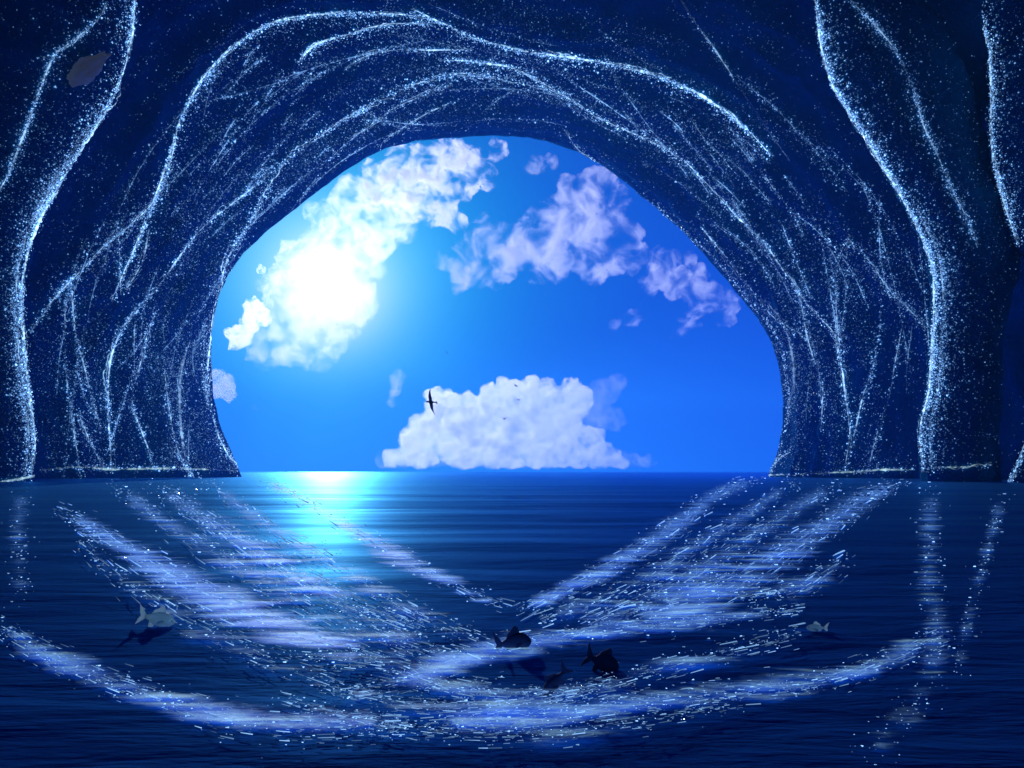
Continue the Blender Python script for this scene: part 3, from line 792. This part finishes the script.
make_bird('faint dark seabird just above the low cloud top', 516, 386, 150, 9, 10, M_BIRD, 60, 25)
make_bird('tiny white seabird high between sun and low cloud', 447, 353, 140, 8, 55, M_GULL, 30, 10)

# ------------------------------------------------------------------ clouds
def make_cloud(label, blobs, Y, thick, density, seed, lo=.36, hi=.6, aniso=.5, cell=16, grow=1.0, disp=1.0):
    """blobs: (px, py, radius px). Lumps of vapour, remeshed into one closed skin and filled with a scattering volume."""
    rng = random.Random(seed)
    S = Y / F
    sph = []
    for px, py, r in blobs:
        r *= grow
        P = at(px, py, Y) + Vector((0, rng.uniform(-.4, .4) * r * S * thick, 0))
        sph.append((P, r * S))
        for _ in range(7):
            a = Vector((rng.gauss(0, 1), rng.gauss(0, .7) * thick, rng.gauss(0, 1))).normalized()
            sph.append((P + a * r * S * rng.uniform(.7, 1.0), r * S * rng.uniform(.3, .5)))
    vs, fs = [], []
    bm = bmesh.new(); bmesh.ops.create_icosphere(bm, subdivisions=2, radius=1)
    bv = [v.co.copy() for v in bm.verts]; bf = [[v.index for v in f.verts] for f in bm.faces]; bm.free()
    c = at(blobs[0][0], blobs[0][1], Y)
    floor = 12.0 * S
    for (P, r) in sph:
        o = len(vs)
        for v in bv:
            q = (P - c) + Vector((v.x * r, v.y * r * thick, v.z * r))
            if q.z + c.z < 4 * S: q.z = 4 * S - c.z
            vs.append(q)
        fs += [[i + o for i in f] for f in bf]
    me = bpy.data.meshes.new('tmp'); me.from_pydata([tuple(v) for v in vs], [], fs)
    to = bpy.data.objects.new('tmp', me); COL.objects.link(to)
    md = to.modifiers.new('r', 'REMESH'); md.mode = 'VOXEL'; md.voxel_size = 2.2 * S
    dg = bpy.context.evaluated_depsgraph_get()
    me2 = bpy.data.meshes.new_from_object(to.evaluated_get(dg))
    bpy.data.objects.remove(to); bpy.data.meshes.remove(me)
    bm = bmesh.new(); bm.from_mesh(me2)
    bmesh.ops.smooth_vert(bm, verts=bm.verts, factor=.5, use_axis_x=True, use_axis_y=True, use_axis_z=True)
    bmesh.ops.subdivide_edges(bm, edges=bm.edges, cuts=1, use_grid_fill=True, smooth=0)
    bm.normal_update()
    off = Vector((seed * 3.1, 0, 0)); new = []
    for v in bm.verts:
        q = v.co / S + off
        d = 0
        for lam, amp in ((18, 3.6), (8, 2.4), (3.6, 1.1)):
            d += amp * (0.55 - abs(noise.noise(q / lam)) * 2)           # billows
        new.append(v.co + v.normal * d * S * disp)
    for v, q in zip(bm.verts, new): v.co = q
    bm.to_mesh(me2); bm.free()
    me2.name = 'cloud'; me2.materials.clear(); me2.materials.append(mat_cloud(density, S, lo, hi, aniso, cell))
    me2.polygons.foreach_set('use_smooth', [True] * len(me2.polygons))
    o = bpy.data.objects.new('cloud', me2); COL.objects.link(o); o.location = c
    tag(o, label, 'cloud', 'clouds seen through the opening')
    return o
CLOUDS = [
 ('big white cumulus cloud low over the horizon', [(420, 435, 18), (445, 415, 22), (475, 425, 24), (500, 408, 20), (528, 402, 20), (520, 430, 24), (560, 425, 22), (575, 400, 17), (560, 445, 18), (600, 452, 12), (455, 448, 18), (410, 452, 13), (500, 450, 20), (390, 460, 7), (540, 450, 18), (440, 400, 13), (425, 458, 12), (470, 459, 12), (515, 460, 12), (560, 461, 10), (600, 462, 8), (622, 463, 5), (580, 456, 12), (612, 458, 9), (592, 436, 11), (505, 388, 9), (548, 395, 11), (465, 405, 12), (408, 445, 9)], 5200, .8, .10, 11, .32, .64, .75, 14, 1.06),
 ('thin low veil of cloud along the horizon at the foot of the cumulus', [(x, 461, 7 + (x * 7 % 5)) for x in range(384, 650, 12)], 4900, .8, .035, 23, .40, .70, .6, 14, 1.0, .6),
 ('thin pale cloud rising behind the right end of the low cumulus', [(600, 395, 16), (615, 385, 10), (590, 415, 16), (610, 420, 14)], 5600, .8, .02, 12),
 ('large bright cloud bank around the sun at the opening upper left', [(310, 300, 34), (345, 300, 26), (330, 260, 30), (300, 265, 22), (365, 235, 30), (335, 220, 22), (395, 212, 22), (350, 195, 16), (300, 340, 22), (270, 345, 18), (320, 350, 16), (285, 290, 18), (260, 355, 12), (335, 330, 20)], 3600, .7, .045, 13, .42, .72, .66, 18, 1.15),
 ('bright ragged cloud at the top of the opening above the sun bank', [(380, 185, 20), (420, 185, 20), (440, 207, 16), (425, 160, 14), (400, 160, 12), (460, 160, 16), (480, 170, 12), (497, 150, 8), (455, 222, 10), (410, 205, 16), (440, 150, 10), (465, 190, 8)], 3700, .7, .16, 21, .45, .74, .6, 18, 1.25),
 ('small puff of cloud left of the sun by the rim', [(255, 312, 11), (240, 335, 12), (265, 318, 8), (262, 268, 5), (250, 325, 10)], 3600, .7, .10, 14, .36, .58, .7, 9),
 ('small grey cloud low against the left rim', [(222, 388, 12), (230, 392, 8), (216, 378, 8), (256, 408, 4)], 4200, .7, .08, 15, .36, .58, .6, 9),
 ('broad lilac cloud band right of the sun', [(470, 265, 16), (500, 258, 18), (525, 245, 20), (550, 262, 16), (480, 245, 16), (560, 240, 22), (590, 245, 22), (615, 255, 14), (580, 215, 18), (595, 190, 16), (610, 200, 14), (460, 285, 7), (445, 260, 8), (630, 240, 8), (570, 190, 10), (540, 225, 14), (640, 255, 9), (652, 262, 8), (560, 210, 12), (500, 235, 9), (620, 232, 12)], 3900, .6, .11, 16, .46, .76, .5, 26, 1.4),
 ('ragged lilac cloud against the right rim of the opening', [(670, 270, 14), (690, 280, 14), (705, 295, 12), (720, 300, 10), (660, 258, 8), (690, 318, 8), (680, 330, 6), (650, 285, 7), (725, 315, 8), (645, 310, 5), (630, 318, 6), (615, 325, 4)], 4000, .6, .11, 17, .46, .76, .5, 20, 1.45),
 ('wispy cloud scrap near the top of the opening', [(540, 165, 9), (552, 160, 7), (530, 170, 6)], 3900, .6, .03, 18, .42, .65, .6, 9),
 ('small cloud tuft left above the low cumulus', [(398, 378, 8), (395, 392, 7), (392, 402, 5)], 5000, .7, .05, 19, .42, .62, .6, 9),
]
for c in CLOUDS: make_cloud(*c)

# ------------------------------------------------------------------ haze: the moist air over the sea and in the cave
m, nt, out = new_mat('moist_air')
v = N(nt, 'ShaderNodeVolumePrincipled', Density=HAZE, Anisotropy=0.55)
v.inputs['Color'].default_value = (0.035, 0.33, 0.95, 1)
nt.links.new(v.outputs[0], out.inputs['Volume'])
bpy.context.view_layer.update()
ZTOP = max((o.matrix_world @ Vector(c)).z for r_ in (arch, pl, pr, pf) for o in r_.children for c in o.bound_box) + 1
print('ZTOP', ZTOP)
X_, Z0, Z1 = 1260, -9.0, ZTOP
hv = [(x, y, z) for z in (Z0, Z1) for x, y in ((-X_, -X_), (X_, -X_), (X_, X_), (-X_, X_))]
hz = link('haze', hv, [(3, 2, 1, 0), (4, 5, 6, 7), (0, 1, 5, 4), (1, 2, 6, 5), (2, 3, 7, 6), (3, 0, 4, 7)], m, None, False)
hz['kind'] = 'stuff'

# ------------------------------------------------------------------ render settings
vs_ = SC.view_settings
vs_.view_transform = 'Standard'; vs_.look = 'None'; vs_.exposure = 0.0; vs_.gamma = 1; vs_.use_curve_mapping = False
cy = SC.cycles
cy.use_denoising = True
cy.max_bounces = 12; cy.diffuse_bounces = 3; cy.glossy_bounces = 3; cy.volume_bounces = 10; cy.volume_step_rate = 0.5; cy.volume_max_steps = 256; cy.transparent_max_bounces = 32
cy.sample_clamp_indirect = 3.0
